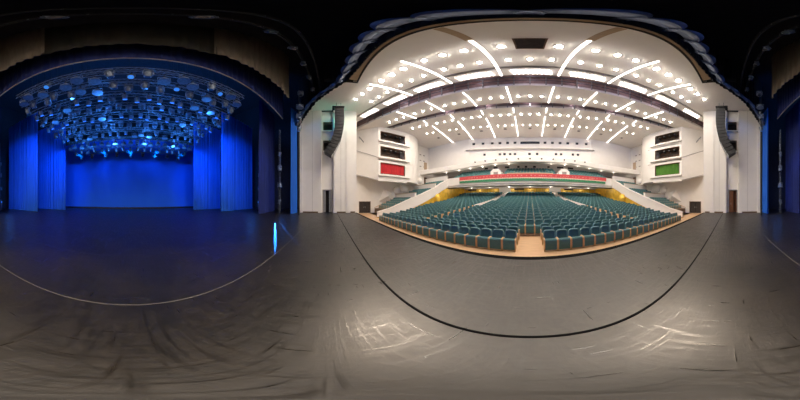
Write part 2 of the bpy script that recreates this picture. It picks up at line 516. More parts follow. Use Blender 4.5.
# ------------------------------------------------------------------ auditorium side walls
for s, side in ((-1, 'left'), (1, 'right')):
    b = MB()
    wall_with_holes(b, s * WX, s * .4, 3.3, 25.2, ZA - .2, 15.1, [(5.2, 7.4, ZA, 1.35)])
    struct(b, 'wall_side_' + side, M['white'])
    # sloping joints in the side wall
    b = MB()
    for (za, zb) in ((11.0, 8.65), (6.30, 4.72)):
        # along the slanted face between portal and bay
        p, q = Vector((s * 22.2, 3.66, za)), Vector((s * 19.0, 7.57, zb))
        o_ = Vector((-s * .76, -.65, 0)) * .05
        u_ = Vector((0, 0, .09))
        b.add([p, q, q + u_, p + u_, p + o_, q + o_, q + u_ + o_, p + u_ + o_], [(3, 2, 1, 0), (4, 5, 6, 7), (0, 1, 5, 4), (1, 2, 6, 5), (2, 3, 7, 6), (3, 0, 4, 7)])
    struct(b, 'trim_slope_' + side, M['grey'])
    # exit door
    d = thing('exit_door', 'dark brown side exit door at the %s end of the stage front' % side, 'door', (s * WX, 6.3, ZA), 'side exit doors')
    b = MB()
    b.box(-.1, .1, -1.1, -1.0, 0, 2.15); b.box(-.1, .1, 1.0, 1.1, 0, 2.15); b.box(-.1, .1, -1.1, 1.1, 2.05, 2.15)
    b.build('frame', M['brown'], d)
    for q in (-1, 1):
        b = MB(); b.box(min(s * .1, s * .15), max(s * .1, s * .15), min(q * .02, q * .99), max(q * .02, q * .99), .01, 2.04)
        lf = b.build('door_leaf', M['dark'], d)
        b = MB(); b.tube((s * .04, q * .15, .95), (s * .04, q * .15, 1.2), .025)
        b.build('door_handle', M['silver'], lf)

    # projecting box bay with three openings
    bx = 19.0
    b = MB()
    ya, yb = 7.6, 13.1
    holes = [(7.95, 12.7, 12.15, 14.0), (7.95, 12.7, 9.05, 10.9), (7.95, 12.7, 5.9, 7.9)]
    wall_with_holes(b, s * bx, s * .25, ya, yb, 4.9, 15.1, holes)
    b.add([(s * bx, ya, 4.7), (s * (WX + .1), 3.34, 6.3), (s * (WX + .1), 3.34, 15.1), (s * bx, ya, 15.1),
           (s * (bx + .2), ya + .2, 4.7), (s * (WX + .1), 3.64, 6.3), (s * (WX + .1), 3.64, 15.1), (s * (bx + .2), ya + .2, 15.1)],
          [(0, 1, 2, 3), (7, 6, 5, 4), (0, 4, 5, 1), (1, 5, 6, 2), (2, 6, 7, 3), (3, 7, 4, 0)])
    b.add([(s * bx, ya, 4.7), (s * bx, yb, 4.7), (s * (WX + .1), yb, 5.2), (s * (WX + .1), 3.34, 6.3),
           (s * bx, ya, 4.9), (s * bx, yb, 4.9), (s * (WX + .1), yb, 5.4), (s * (WX + .1), 3.34, 6.5)],
          [(0, 3, 2), (0, 2, 1), (4, 5, 6), (4, 6, 7), (0, 1, 5, 4), (1, 2, 6, 5), (2, 3, 7, 6), (3, 0, 4, 7)])
    for zz in (8.3, 11.35):
        b.box(min(s * bx, s * WX), max(s * bx, s * WX), ya, yb + 1.2, zz, zz + .15)
    # projecting sills under each opening
    for zz in (5.55, 8.6, 11.75):
        b.box(min(s * (bx - .35), s * bx), max(s * (bx - .35), s * bx), ya - .1, yb + .5, zz, zz + .28)
    # rounded rear end of the bay
    n = 12
    arc = []
    for k in range(n + 1):
        t = PI / 2 * k / n
        arc.append((s * (bx + (WX - bx) * (1 - math.cos(t))), yb + 4.6 * math.sin(t)))
    out = [(s * bx, yb - .01)] + arc + [(s * WX, yb - .01)]
    b.prism(out, 'z', 4.9, 15.1)
    struct(b, 'wall_bay_' + side, M['white'])
    # recessed loge boxes
    for i, (h, nm) in enumerate(zip(holes, ('topmost', 'middle', 'lowest'))):
        red = (i == 2)
        if red:
            lab = ('red-curtained box opening in the left side bay', 'green-curtained box opening in the right side bay')[s > 0]
        else:
            lab = '%s dark lighting box opening in the %s side bay' % (nm, side)
        w = thing('box_window', lab, 'window', (s * (bx + .1), (h[0] + h[1]) / 2, h[2]), 'box openings in the side bays')
        hw, hh = (h[1] - h[0]) / 2, h[3] - h[2]
        b = MB()
        b.box(-.12, .12, -hw, hw, 0, .08); b.box(-.12, .12, -hw, hw, hh - .08, hh)
        b.box(-.12, .12, -hw, -hw + .08, .08, hh - .08); b.box(-.12, .12, hw - .08, hw, .08, hh - .08)
        b.build('frame', M['brown'], w)
        if red:
            b = MB(); nu = 121
            g = []
            for z in (0.05, hh - .05):
                for k in range(nu):
                    t = k / (nu - 1)
                    g.append((s * (.18 + .05 * math.sin(t * 2 * PI * 16)), -hw + .05 + (2 * hw - .1) * t, z))
            b.grid(g, nu, 2, .02)
            b.build('curtain', M['red' if s < 0 else 'green'], w, smooth=True)
        else:
            b = MB(); b.box(min(s * 1.6, s * 1.7), max(s * 1.6, s * 1.7), -hw, hw, 0, hh)
            b.box(min(s * .1, s * 1.7), max(s * .1, s * 1.7), -hw, hw, hh - .02, hh + .02)
            b.build('backing', M['brown'], w)
            b = MB()
            b.tube((0, -hw, .55), (0, hw, .55), .03); b.tube((s * .3, -hw, hh - .35), (s * .3, hw, hh - .35), .03)
            for k in range(1, 7):
                yy = -hw + 2 * hw * k / 7
                b.tube((0, yy, 0), (0, yy, .55), .02)
            b.build('rail', M['metal'], w)
            for k in range(4):
                yy = -hw * .62 + hw * 1.24 * k / 3
                b = MB()
                b.lathe([(.10, 0), (.17, .12), (.17, .5), (.19, .55)], 10, mtx=Matrix.Translation((s * .35, yy, hh - .75)) @ Matrix.Rotation(-s * 1.2, 4, 'Y'))
                b.build('spotlight', M['metal'], w)
    # small wall vents between bay and balcony
    b = MB()
    for k in range(3):
        for j in range(4):
            b.box(min(s * (WX - .02), s * WX), max(s * (WX - .02), s * WX), 18.0 + k * 1.1, 18.5 + k * 1.1, 8.0 + j * 1.5, 8.25 + j * 1.5)
    struct(b, 'trim_slot_' + side, M['grey'])
    # slanting tube lamp on the side wall
    w = thing('wall_bar_lamp', 'slim grey bar fixture slanting on the %s side wall near the ceiling' % side, 'lamp', (s * 20.55, 5.4, 12.2), 'bar fixtures on the side walls', -s * .70)
    b = MB(); b.box(-.06, .06, -1.1, 1.1, -.07, .07, mtx=Matrix.Rotation(-.42, 4, 'X')); b.build('housing', M['silver'], w)
    b = MB(); b.tube((0, -.6, .27), (s * .3, -.6, .27), .03); b.build('bracket', M['metal'], w)
    b = MB(); b.tube((0, .6, -.27), (s * .3, .6, -.27), .03); b.build('bracket', M['metal'], w)

# ------------------------------------------------------------------ ceiling
# line followed by the house valance in plan (half, x>=0): x, y, z of swag hem
VAL = [(0, 1.8, 13.6), (2.5, 1.85, 13.6), (5.1, 1.85, 13.6), (7.5, 1.75, 13.6), (9.7, 1.3, 13.6), (11.3, .1, 13.5), (13.1, -1.5, 13.2), (15.5, -3.5, 11.6)]


def val_at(x):
    a = abs(x)
    for i in range(len(VAL) - 1):
        if a <= VAL[i + 1][0]:
            t = (a - VAL[i][0]) / (VAL[i + 1][0] - VAL[i][0])
            return [VAL[i][k] + (VAL[i + 1][k] - VAL[i][k]) * t for k in (1, 2)]
    return [VAL[-1][1], VAL[-1][2]]


def yfront(x):
    a = abs(x)
    if a <= 9.85: return 2.2
    if a <= PX: return val_at(x)[0] + .25
    return 3.3


def band(name, y0, y1, z=ZC, th=.25, m='ceil', front=False):
    b = MB()
    xs = [-WX + 45.0 * k / 90 for k in range(91)]
    xs = sorted(xs + [-9.86, -9.84, 9.84, 9.86, -PX - .01, -PX + .01, PX - .01, PX + .01])
    A = []
    for x in xs:
        f = yfront(x)
        a = f if front else max(f, y0 - BOW * x * x)
        c = (y1 - BOW * x * x) if y1 < 24 else 25.15 - (x * x / 70 if abs(x) < 12 else 2.057 + (abs(x) - 12) * .08)
        A.append((x, a, max(c, f)))
    for i in range(len(A) - 1):
        (x0, a0, c0), (x1, a1, c1) = A[i], A[i + 1]
        if c0 - a0 < .02 and c1 - a1 < .02:
            continue
        b.add([(x0, a0, z), (x1, a1, z), (x1, c1, z), (x0, c0, z), (x0, a0, z + th), (x1, a1, z + th), (x1, c1, z + th), (x0, c0, z + th)],
              [(3, 2, 1, 0), (4, 5, 6, 7), (0, 1, 5, 4), (1, 2, 6, 5), (2, 3, 7, 6), (3, 0, 4, 7)])
    return struct(b, name, M[m])


band('ceiling_front', 0, 7.62, front=True)
band('ceiling_lamp_band', 7.85, 8.9)
band('ceiling_middle', 10.56, 13.8, z=ZC - .1)
band('ceiling_rear', 14.95, 25.2, z=ZC)
band('ceiling_recess', 6.0, 25.2, z=ZC + 1.6, m='recess')
# lips of the ceiling bands
def lip(name, y0, z, h, w, m):
    b = MB()
    for k in range(88):
        x0, x1 = -22 + k * .5, -21.5 + k * .5
        ya, yb = y0 - BOW * x0 * x0, y0 - BOW * x1 * x1
        if ya < yfront(x0) or yb < yfront(x1): continue
        b.add([(x0, ya, z), (x1, yb, z), (x1, yb + w, z), (x0, ya + w, z), (x0, ya, z + h), (x1, yb, z + h), (x1, yb + w, z + h), (x0, ya + w, z + h)],
              [(3, 2, 1, 0), (4, 5, 6, 7), (0, 1, 5, 4), (1, 2, 6, 5), (2, 3, 7, 6), (3, 0, 4, 7)])
    return struct(b, name, M[m])


lip('trim_lip_a', 10.50, ZC - .16, .42, .12, 'edge')
lip('trim_lip_b', 14.90, ZC - .06, .36, .12, 'edge')
lip('trim_lip_c', 7.60, ZC - .02, .5, .06, 'grey')
lip('trim_recess_a', 10.62, ZC + .2, 1.4, .1, 'recess')
lip('trim_recess_b', 15.02, ZC + .2, 1.4, .1, 'recess')
lip('trim_recess_c', 8.8, ZC + .2, 1.4, .1, 'recess')
# proscenium fascia: front ceiling plate edge, its shadow gap put into the dark colour
b = MB()
b.box(-9.85, 9.85, 2.08, 2.2, ZC - .12, ZC + .5)
b.box(-9.95, -9.85, -.4, 2.2, ZC - .12, ZC + .5); b.box(9.85, 9.95, -.4, 2.2, ZC - .12, ZC + .5)
struct(b, 'trim_plate_edge', M['dark'])
b = MB()
b.prism([(x_ * .5, val_at(x_ * .5)[0] + .09) for x_ in range(-19, 20)] + [(9.6, 2.07), (-9.6, 2.07)], 'z', ZC - .04, ZC + .3)
struct(b, 'trim_plate_fascia', M['tan'])

# square hatches
k = 0
h = thing('ceiling_hatch', 'large dark square projection hatch in the front ceiling, nearest the stage', 'hatch', (0, 4.75, ZC))
b = MB(); b.box(-.6, .6, -.62, -.55, -.08, .02); b.box(-.6, .6, .55, .62, -.08, .02); b.box(-.6, -.53, -.55, .55, -.08, .02); b.box(.53, .6, -.55, .55, -.08, .02)
b.build('frame', M['brown'], h)
b = MB(); b.box(-.54, .54, -.56, .56, -.03, -.005); b.build('panel', M['dark'], h)
for i in range(-4, 5):
    x = i * 4.15
    nm = 'over the centre line' if i == 0 else '%s %s of the centre line' % (nth(abs(i)), 'left' if i < 0 else 'right')
    b = MB(); b.box(-.24, .24, -.24, .24, -.06, 0); b.box(-.15, .15, -.15, .15, -.1, -.06)
    o = b.build('ceiling_vent', M['grey'], loc=(x, 21.2 - .008 * x * x, ZC))
    tag(o, 'small square dark vent in the rear ceiling, %s' % nm, 'vent', 'vents in the rear ceiling')

# light strips -------------------------------------------------
def strip(x0, y0, x1, y1, z, label, w=.16, power=True):
    L = math.hypot(x1 - x0, y1 - y0)
    a = math.atan2(-(x1 - x0), y1 - y0)
    t = thing('ceiling_light_strip', label, 'light', ((x0 + x1) / 2, (y0 + y1) / 2, z), 'lit strips running lengthwise in the ceiling', a)
    b = MB()
    b.box(-w, -w * .55, -L / 2, L / 2, -.07, 0); b.box(w * .55, w, -L / 2, L / 2, -.07, 0)
    b.build('housing', M['edge'], t)
    b = MB(); b.box(-w * .5, w * .5, -L / 2 + .02, L / 2 - .02, -.14, 0)
    b.build('diffuser', M['strip'], t)
    return t


for i, x in enumerate((-13.8, -9.9, -5.9, -2, 2, 5.9, 9.9, 13.8)):
    s = -1 if x < 0 else 1
    r = {13.8: 'fourth', 9.9: 'third', 5.9: 'second', 2: 'first'}[abs(x)]
    sd = 'left' if x < 0 else 'right'
    bo = BOW * x * x
    if abs(x) < 13:
        strip(x, 3.95 - bo * .55, x, 8.85 - bo, ZC, '%s bright light strip %s of centre in the front ceiling' % (r, sd), .12)
    strip(x, 10.65 - bo, x, 13.75 - bo, ZC - .1, '%s bright light strip %s of centre in the middle ceiling band' % (r, sd), .12)
    strip(x, 15.1 - bo, x * 1.02, 16.2 - bo, ZC, '%s short light strip %s of centre behind the second ceiling gap' % (r, sd), .10)
    strip(x * 1.02, 17.3 - bo, x * 1.14, 24.2 - bo * .4, ZC, '%s long light strip %s of centre in the rear ceiling' % (r, sd), .08)

# unlit slot in front of the two inner strips
for sd, x in (('left', -2), ('right', 2)):
    b = MB(); b.box(x - .17, x + .17, 2.25, 3.9, ZC - .05, ZC)
    struct(b, 'trim_slot_front_' + sd, M['tan'])

# downlights ----------------------------------------------------
def make_downlight():
    t = thing('ceiling_downlight', '', 'light')
    b = MB(); n = 16
    vs = []
    for r, z in ((.17, 0), (.17, -.04), (.12, -.04), (.095, -.01)):
        for k in range(n):
            a = 2 * PI * k / n
            vs.append((r * math.cos(a), r * math.sin(a), z))
    b.add(vs, [(j * n + k, j * n + (k + 1) % n, (j + 1) * n + (k + 1) % n, (j + 1) * n + k) for j in range(3) for k in range(n)])
    b.build('trim_ring', M['edge'], t)
    b = MB(); b.lathe([(.095, 0), (.095, -.08), (.075, -.12), (.03, -.14)], 14)
    b.build('lamp', M['lamp'], t, smooth=True)
    return t


dl0 = make_downlight()
used = [False]
ld = bpy.data.lights.new('downlight_glow', 'SPOT'); ld.energy = P_DOWN; ld.color = WARM; ld.shadow_soft_size = 0.10
ld.spot_size = math.radians(165); ld.spot_blend = 0.5
ldb = ld.copy(); ldb.energy = 3600; ldb.color = (1, .80, .60); ldb.spot_size = math.radians(30); ldb.spot_blend = 0.9


def downlight(x, y, z, label, scale=1.0, power=1):
    g = 'round downlights in the auditorium ceiling'
    if not used[0]:
        used[0] = True
        t = dl0; t.location = (x, y, z); t['label'] = label; t['group'] = g; t.scale = (scale,) * 3
    else:
        t = dup(dl0, (x, y, z), label, g, scale=(scale,) * 3)
    if power:
        o = bpy.data.objects.new('downlight_glow', ldb if power > 1 else ld); C.objects.link(o); o.location = (x, y, z - .22)
        if power > 1:      # front-of-house spots aimed at the forestage
            o.rotation_euler = (Vector((x * .12, .4, 0)) - Vector((x, y, z))).to_track_quat('-Z', 'Y').to_euler()
            q = bpy.data.objects.new('downlight_glow', ld); C.objects.link(q); q.location = (x, y, z - .22)


ROWS = [('the first row from the stage', 5.0, ZC, 1.25, [-2, -1, 0, 1, 2, 3, -3], 1),
        ('the second row from the stage', 6.7, ZC, 1.1, [-3, -2, -1, 0, 1, 2, 3], 1),
        ('the middle ceiling band row', 12.5, ZC - .1, 1.0, [-4, -3, -2, -1, 0, 1, 2, 3, 4], 1),
        ('the rear ceiling front row', 16.75, ZC, .95, [-4, -3, -2, -1, 0, 1, 2, 3, 4], 1),
        ('the rear ceiling back row', 20.0, ZC, .6, [-4, -3, -2, -1, 0, 1, 2, 3, 4], 1)]
for rn, y0, z, sc, bays, pw in ROWS:
    L = []
    for bay in bays:
        for q in (-1.15, 0, 1.15):
            x = bay * 3.93 + q
            y = y0 - BOW * x * x
            if rn.startswith('the first') and abs(x) < .5: continue
            if y < yfront(x) + .3: continue
            L.append((x, y))
    L.sort()
    neg = [p for p in L if p[0] < -.3][::-1]; pos = [p for p in L if p[0] > .3]; mid = [p for p in L if abs(p[0]) <= .3]
    for p in mid: downlight(p[0], p[1], z, 'glowing round downlight in %s, over the centre line' % rn, sc, pw)
    for lst, sd in ((neg, 'left'), (pos, 'right')):
        for i, p in enumerate(lst):
            hot = 5.8 < abs(p[0]) < 11.5 and y0 == 5.0
            downlight(p[0], p[1], z, 'glowing round downlight in %s, %s %s of centre' % (rn, nth(i + 1), sd), sc * (1.25 if hot else 1), 2 if hot else pw)

# lamp clusters in the narrow band before the first gap
for bay in range(-4, 5):
    xc = bay * 3.93
    nm = 'over the centre line' if bay == 0 else '%s bay %s of centre' % (nth(abs(bay)), 'left' if bay < 0 else 'right')
    yc = 8.4 - BOW * xc * xc
    if yc < yfront(xc) + .6: continue
    t = thing('lamp_cluster', 'zigzag cluster of small white lamps before the first ceiling gap, %s' % nm, 'light', (xc, yc, ZC - .03), 'lamp clusters at the first ceiling gap',
              -2 * BOW * xc)
    b = MB(); b.box(-1.4, 1.4, -.4, -.36, -.03, 0); b.box(-1.4, 1.4, .36, .4, -.03, 0); b.build('housing', M['edge'], t)
    for k in range(9):
        x = -1.24 + .31 * k
        b = MB()
        b.tube((x, -.28, -.06), (x + .2, .28, -.06), .055, 8)
        b.build('tube_lamp', M['strip'], t)

# trusses in the ceiling gaps
for gi, (y0, y1, nm) in enumerate(((9.5, 10.4, 'wider'), (14.2, 14.85, 'narrower'))):
    t = thing('ceiling_gap_truss', 'dark lighting truss with posts in the %s ceiling gap' % nm, 'truss', (0, y0, ZC))
    for dz in (.35, 1.2):
        for dy in (0, .5):
            b = MB()
            for k in range(76):
                x0, x1 = -19 + k * .5, -18.5 + k * .5
                b.tube((x0, dy - BOW * x0 * x0, dz), (x1, dy - BOW * x1 * x1, dz), .035, 6)
            b.build('rail', M['rig'], t)
    for k in range(-14, 15):
        x = k * 1.31
        b = MB(); yy = -BOW * x * x + (y1 - y0) - .02
        b.box(x - .05, x + .05, yy - .1, yy, -.1, 1.5)
        b.build('post', M['silver'], t)

# ------------------------------------------------------------------ rear wall of the auditorium and upper tier
b = MB()
YB = 25.0


def cbox(b, x0, x1, d0, d1, z0, z1):
    y0, y1 = rear_y(x0), rear_y(x1)
    b.add([(x0, y0 + d0, z0), (x1, y1 + d0, z0), (x1, y1 + d1, z0), (x0, y0 + d1, z0), (x0, y0 + d0, z1), (x1, y1 + d0, z1), (x1, y1 + d1, z1), (x0, y0 + d1, z1)],
          [(3, 2, 1, 0), (4, 5, 6, 7), (0, 1, 5, 4), (1, 2, 6, 5), (2, 3, 7, 6), (3, 0, 4, 7)])


def rear_y(x):
    a = abs(x)
    return YB - (a * a / 70 if a < 12 else 2.057 + (a - 12) * .08)


wins = []
for x in (-11, -9.2, -7.4, -5.9, -4.4, -2.95, 2.95, 4.4, 5.9, 7.4, 9.2, 11):
    wins.append((x - .25, x + .25, 13.45, 13.93))
wins.append((-1.9, 1.9, 13.4, 13.98))
for x in (-8.9, -5.9, -5, -3.9, -2.95, -.1, 1.4, 5.1, 6.1, 8.4, 9.4):
    wins.append((x - .22, x + .22, 10.85, 11.28))
xs = sorted({-WX + .5 * q for q in range(0, 91)} | {w[0] for w in wins} | {w[1] for w in wins})
zs = sorted({9.0, 15.1} | {w[2] for w in wins} | {w[3] for w in wins})
for i in range(len(xs) - 1):
    for j in range(len(zs) - 1):
        cx, cz = (xs[i] + xs[i + 1]) / 2, (zs[j] + zs[j + 1]) / 2
        if any(w[0] < cx < w[1] and w[2] < cz < w[3] for w in wins): continue
        cbox(b, xs[i], xs[i + 1], 0, .3, zs[j], zs[j + 1])
for q in range(50):      # cornices under the window rows
    cbox(b, -12.5 + q * .5, -12 + q * .5, -.6, 0, 12.15, 12.4)
    cbox(b, -12.5 + q * .5, -12 + q * .5, -.25, 0, 12.4, 12.55)
struct(b, 'wall_rear_upper', M['white'])
b = MB()
for q in range(48): cbox(b, -12 + q * .5, -11.5 + q * .5, .6, .7, 10.5, 14.2)
struct(b, 'wall_booth_backing', M['dark'])
wins.sort(key=lambda w: (w[2] < 12, w[0]))
cnt = {}
for w in wins:
    up = w[2] > 12
    cx = (w[0] + w[1]) / 2
    if up and abs(cx) < .1:
        lab = 'wide dark projection-booth window in the middle of the top row on the rear wall'
    else:
        key = up
        cnt[key] = cnt.get(key, 0) + 1
        lab = 'small square dark window in the %s row on the rear wall, %s from the left' % ('top' if up else 'second', nth(cnt[key]))
    b = MB()
    x0, x1, z0, z1 = w; e = .035
    b.box(x0, x1, YB - .03, YB, z0 - e, z0); b.box(x0, x1, YB - .03, YB, z1, z1 + e); b.box(x0 - e, x0, YB - .03, YB, z0 - e, z1 + e); b.box(x1, x1 + e, YB - .03, YB, z0 - e, z1 + e)
    t = thing('booth_window', lab, 'window', (cx, rear_y(cx) - .02, z0), 'booth windows in the rear wall', math.atan(-cx / 35) if abs(cx) > .5 and abs(cx) < 12 else 0)
    b.v = [(p[0] - cx, p[1] - YB, p[2] - z0) for p in b.v]
    b.build('frame', M['grey'], t)
    b = MB(); b.box(-(x1 - x0) / 2, (x1 - x0) / 2, .1, .12, 0, z1 - z0); b.build('pane', M['lens'], t)

# upper tier: curved white parapet and its underside
def tier_y(x):
    return 23.0 - max(0, abs(x) - 13) ** 1.4 * .16


b = MB()
seg = 46
for k in range(seg):
    x0 = -WX + 2 * WX * k / seg; x1 = -WX + 2 * WX * (k + 1) / seg
    y0, y1 = tier_y(x0), tier_y(x1)
    d0, d1 = -max(0, abs(x0) - 8) * .085, -max(0, abs(x1) - 8) * .085
    prof = [(0, 8.7), (-.12, 8.8), (-.12, 9.7), (0, 9.82), (.25, 9.82), (.25, 9.1), (2.2, 9.1), (2.2, 8.95), (.3, 8.7)]
    n = len(prof)
    vs = [(x0, y0 + p[0], p[1] + d0) for p in prof] + [(x1, y1 + p[0], p[1] + d1) for p in prof]
    b.add(vs, [(i, (i + 1) % n, n + (i + 1) % n, n + i) for i in range(n)] + [tuple(range(n - 1, -1, -1)), tuple(range(n, 2 * n))])
struct(b, 'wall_upper_tier', M['white'])
b = MB()
b.add([(-WX, 24.9, 9.1), (WX, 24.9, 9.1), (WX, 29.2, 10.4), (-WX, 29.2, 10.4), (-WX, 24.9, 9.25), (WX, 24.9, 9.25), (WX, 29.2, 10.55), (-WX, 29.2, 10.55)],
      [(3, 2, 1, 0), (4, 5, 6, 7), (0, 1, 5, 4), (1, 2, 6, 5), (2, 3, 7, 6), (3, 0, 4, 7)])
struct(b, 'ceiling_balcony', M['white'])
# spot holes along the parapet
for i in range(-5, 6):
    x = i * 2.1
    b = MB(); b.lathe([(.10, 0), (.14, .04), (.14, .16)], 12, mtx=Matrix.Rotation(PI / 2, 4, 'X'))
    o = b.build('parapet_spotlight', M['metal'], loc=(x, 22.92, 9.3))
    nm = 'at the centre' if i == 0 else '%s %s of centre' % (nth(abs(i)), 'left' if i < 0 else 'right')
    tag(o, 'small black spotlight on the white upper tier parapet, %s' % nm, 'spotlight', 'spotlights on the upper tier parapet')

# balcony rear wall with dark slots and doors
b = MB()
b.box(-WX, WX, 28.6, 28.9, 5, 10.6)
b.box(-WX - .4, -WX, 25, 28.9, 3, 10.6); b.box(WX, WX + .4, 25, 28.9, 3, 10.6)
struct(b, 'wall_rear_balcony', M['white'])
for i, (x, w_) in enumerate(((-10.2, .8), (-7.9, 1.0), (-5.2, 1.0), (-2.6, .5), (-.9, .5), (1.0, .6), (4.2, .5), (6.9, 1.5), (9.4, 1.3))):
    b = MB(); b.box(-w_ / 2, w_ / 2, -.08, 0, 0, .38); b.box(-w_ / 2 - .06, w_ / 2 + .06, -.1, -.08, -.05, .0)
    o = b.build('balcony_slot_window', M['dark'], loc=(x, 28.6, 9.05))
    tag(o, 'low dark slot window behind the balcony seats, %s from the left' % nth(i + 1), 'window', 'slot windows at the back of the balcony')

# balcony front, deck and rear lower wall
YF = 21.0
b = MB()
b.box(-15.9, 15.9, YF, YF + .25, 3.95, 6.03)
b.box(-15.9, 15.9, YF - .18, YF, 4.45, 4.60)
b.add([(-15.9, YF, 3.95), (15.9, YF, 3.95), (15.9, 28.6, 4.55), (-15.9, 28.6, 4.55), (-15.9, YF, 4.1), (15.9, YF, 4.1), (15.9, 28.6, 4.7), (-15.9, 28.6, 4.7)],
      [(3, 2, 1, 0), (4, 5, 6, 7), (0, 1, 5, 4), (1, 2, 6, 5), (2, 3, 7, 6), (3, 0, 4, 7)])
struct(b, 'wall_balcony_front', M['white'])
b = MB()
pts = [(YF + .25, 4.7)]
pv = 5.3
for k in range(6):
    yy = YF + .9 + k * .95; z = 5.3 + k * .46
    pts += [(yy, pv), (yy, z)]; pv = z
pts += [(28.6, pv), (28.6, 4.9)]
b.prism(pts, 'x', -WX, WX)
struct(b, 'floor_balcony', M['rake'])

# banner on the balcony front
bn = thing('balcony_banner', 'long red and green banner hung along the white balcony front', 'banner', (.65, YF - .2, 4.78))
b = MB()
for k in range(60):
    x0, x1 = -13.5 + 27 * k / 60, -13.5 + 27 * (k + 1) / 60
    b.box(x0, x1, -.05, -.02, .54, 1.2)
b.build('red_band', M['bred'], bn)
b = MB(); b.box(-13.5, 13.3, -.05, -.02, .0, .42); b.build('green_band', M['bgreen'], bn)
b = MB(); b.box(-13.5, 13.4, -.055, -.02, .42, .54)
for k in range(90):      # ornament picked out in a pale colour along the seam
    x = -13.4 + k * .3
    b.prism([(x, .48), (x + .1, .62), (x + .2, .48), (x + .1, .34)], 'y', -.065, -.05)
b.build('ornament_band', M['bwhite'], bn)
b = MB(); rnd = random.Random(3)
x = -11.5
while x < 12:               # unreadable line of small pale lettering strokes
    w_ = rnd.uniform(.12, .26)
    b.box(x, x + w_, -.06, -.05, .8, .8 + rnd.uniform(.08, .2)); x += w_ + rnd.uniform(.08, .6)
b.build('pale_marks', M['bpink'], bn)['kind'] = 'stuff'

# white exit housings standing among the balcony seats
for sd, x in (('left', -5.9), ('right', 5.9)):
    t = thing('balcony_exit_housing', 'white angled stair housing among the balcony seats, %s of centre' % sd, 'stair housing', (x, YF + .4, 5.9), 'stair housings on the balcony')
    b = MB(); b.prism([(-.95, -1.2), (.95, -1.2), (.95, .75), (.45, 1.25), (-.45, 1.25), (-.95, .75)], 'y', 0, 3.2); b.build('hood', M['white'], t)
    b = MB(); b.box(-.4, .4, -.04, 0, -.6, .7); b.build('doorway', M['grey'], t)
b = MB(); b.box(-3.9, 3.9, YF + .35, YF + .5, 5.3, 6.28)
tag(b.build('balcony_rail', M['tan']), 'tan rail in front of the centre balcony seats', 'rail')

# gold walls under the balcony
b = MB()
b.box(-16, 16, 28.2, 28.5, 1.5, 4.7)
struct(b, 'wall_rear_stalls', M['white'])
for i, (x0, x1, nm) in enumerate(((-15.7, -6.9, 'left'), (-4.3, 4.3, 'centre'), (6.9, 15.7, 'right'))):
    w = thing('gold_wall_section', 'glossy gold wall panel under the balcony, %s of the three' % nm, 'panel', ((x0 + x1) / 2, 28.2, 3.2), 'gold panels behind the stalls')
    hw = (x1 - x0) / 2
    b = MB(); b.box(-hw, hw, -.06, 0, 0, 1.0); b.build('panel', M['gold'], w)
    b = MB()
    for q in range(1, 6):
        xx = -hw + 2 * hw * q / 6
        b.box(xx - .03, xx + .03, -.08, -.06, 0, 1.0)
    b.box(-hw, hw, -.09, -.06, .98, 1.08)
    b.build('trim', M['brown'], w)
    b = MB(); b.box(-hw * .8, -hw * .3, -.10, -.07, .66, .95); b.build('dark_niche', M['dark'], w)
# columns either side of the stalls aisles
for sd, x in (('left', -5.6), ('right', 5.6)):
    b = MB(); b.box(-1.2, 1.2, -.25, 0, 0, 1.6); b.box(-1.35, 1.35, -.3, 0, 1.45, 1.6)
    tag(b.build('aisle_pier', M['white'], loc=(x, 28.18, 2.6)), 'pale wide pier at the top of the %s stalls aisle' % sd, 'pier')

# ------------------------------------------------------------------ side parapets, gold side walls, terraces
PP = [(6.2, -.05), (8.2, .45), (10, 1.15), (12, 1.9), (14, 2.6), (17, 3.8), (19, 4.9), (21.2, 5.85)]


def pz(y):
    for i in range(len(PP) - 1):
        if y <= PP[i + 1][0]:
            t = (y - PP[i][0]) / (PP[i + 1][0] - PP[i][0])
            return PP[i][1] + t * (PP[i + 1][1] - PP[i][1])
    return PP[-1][1]


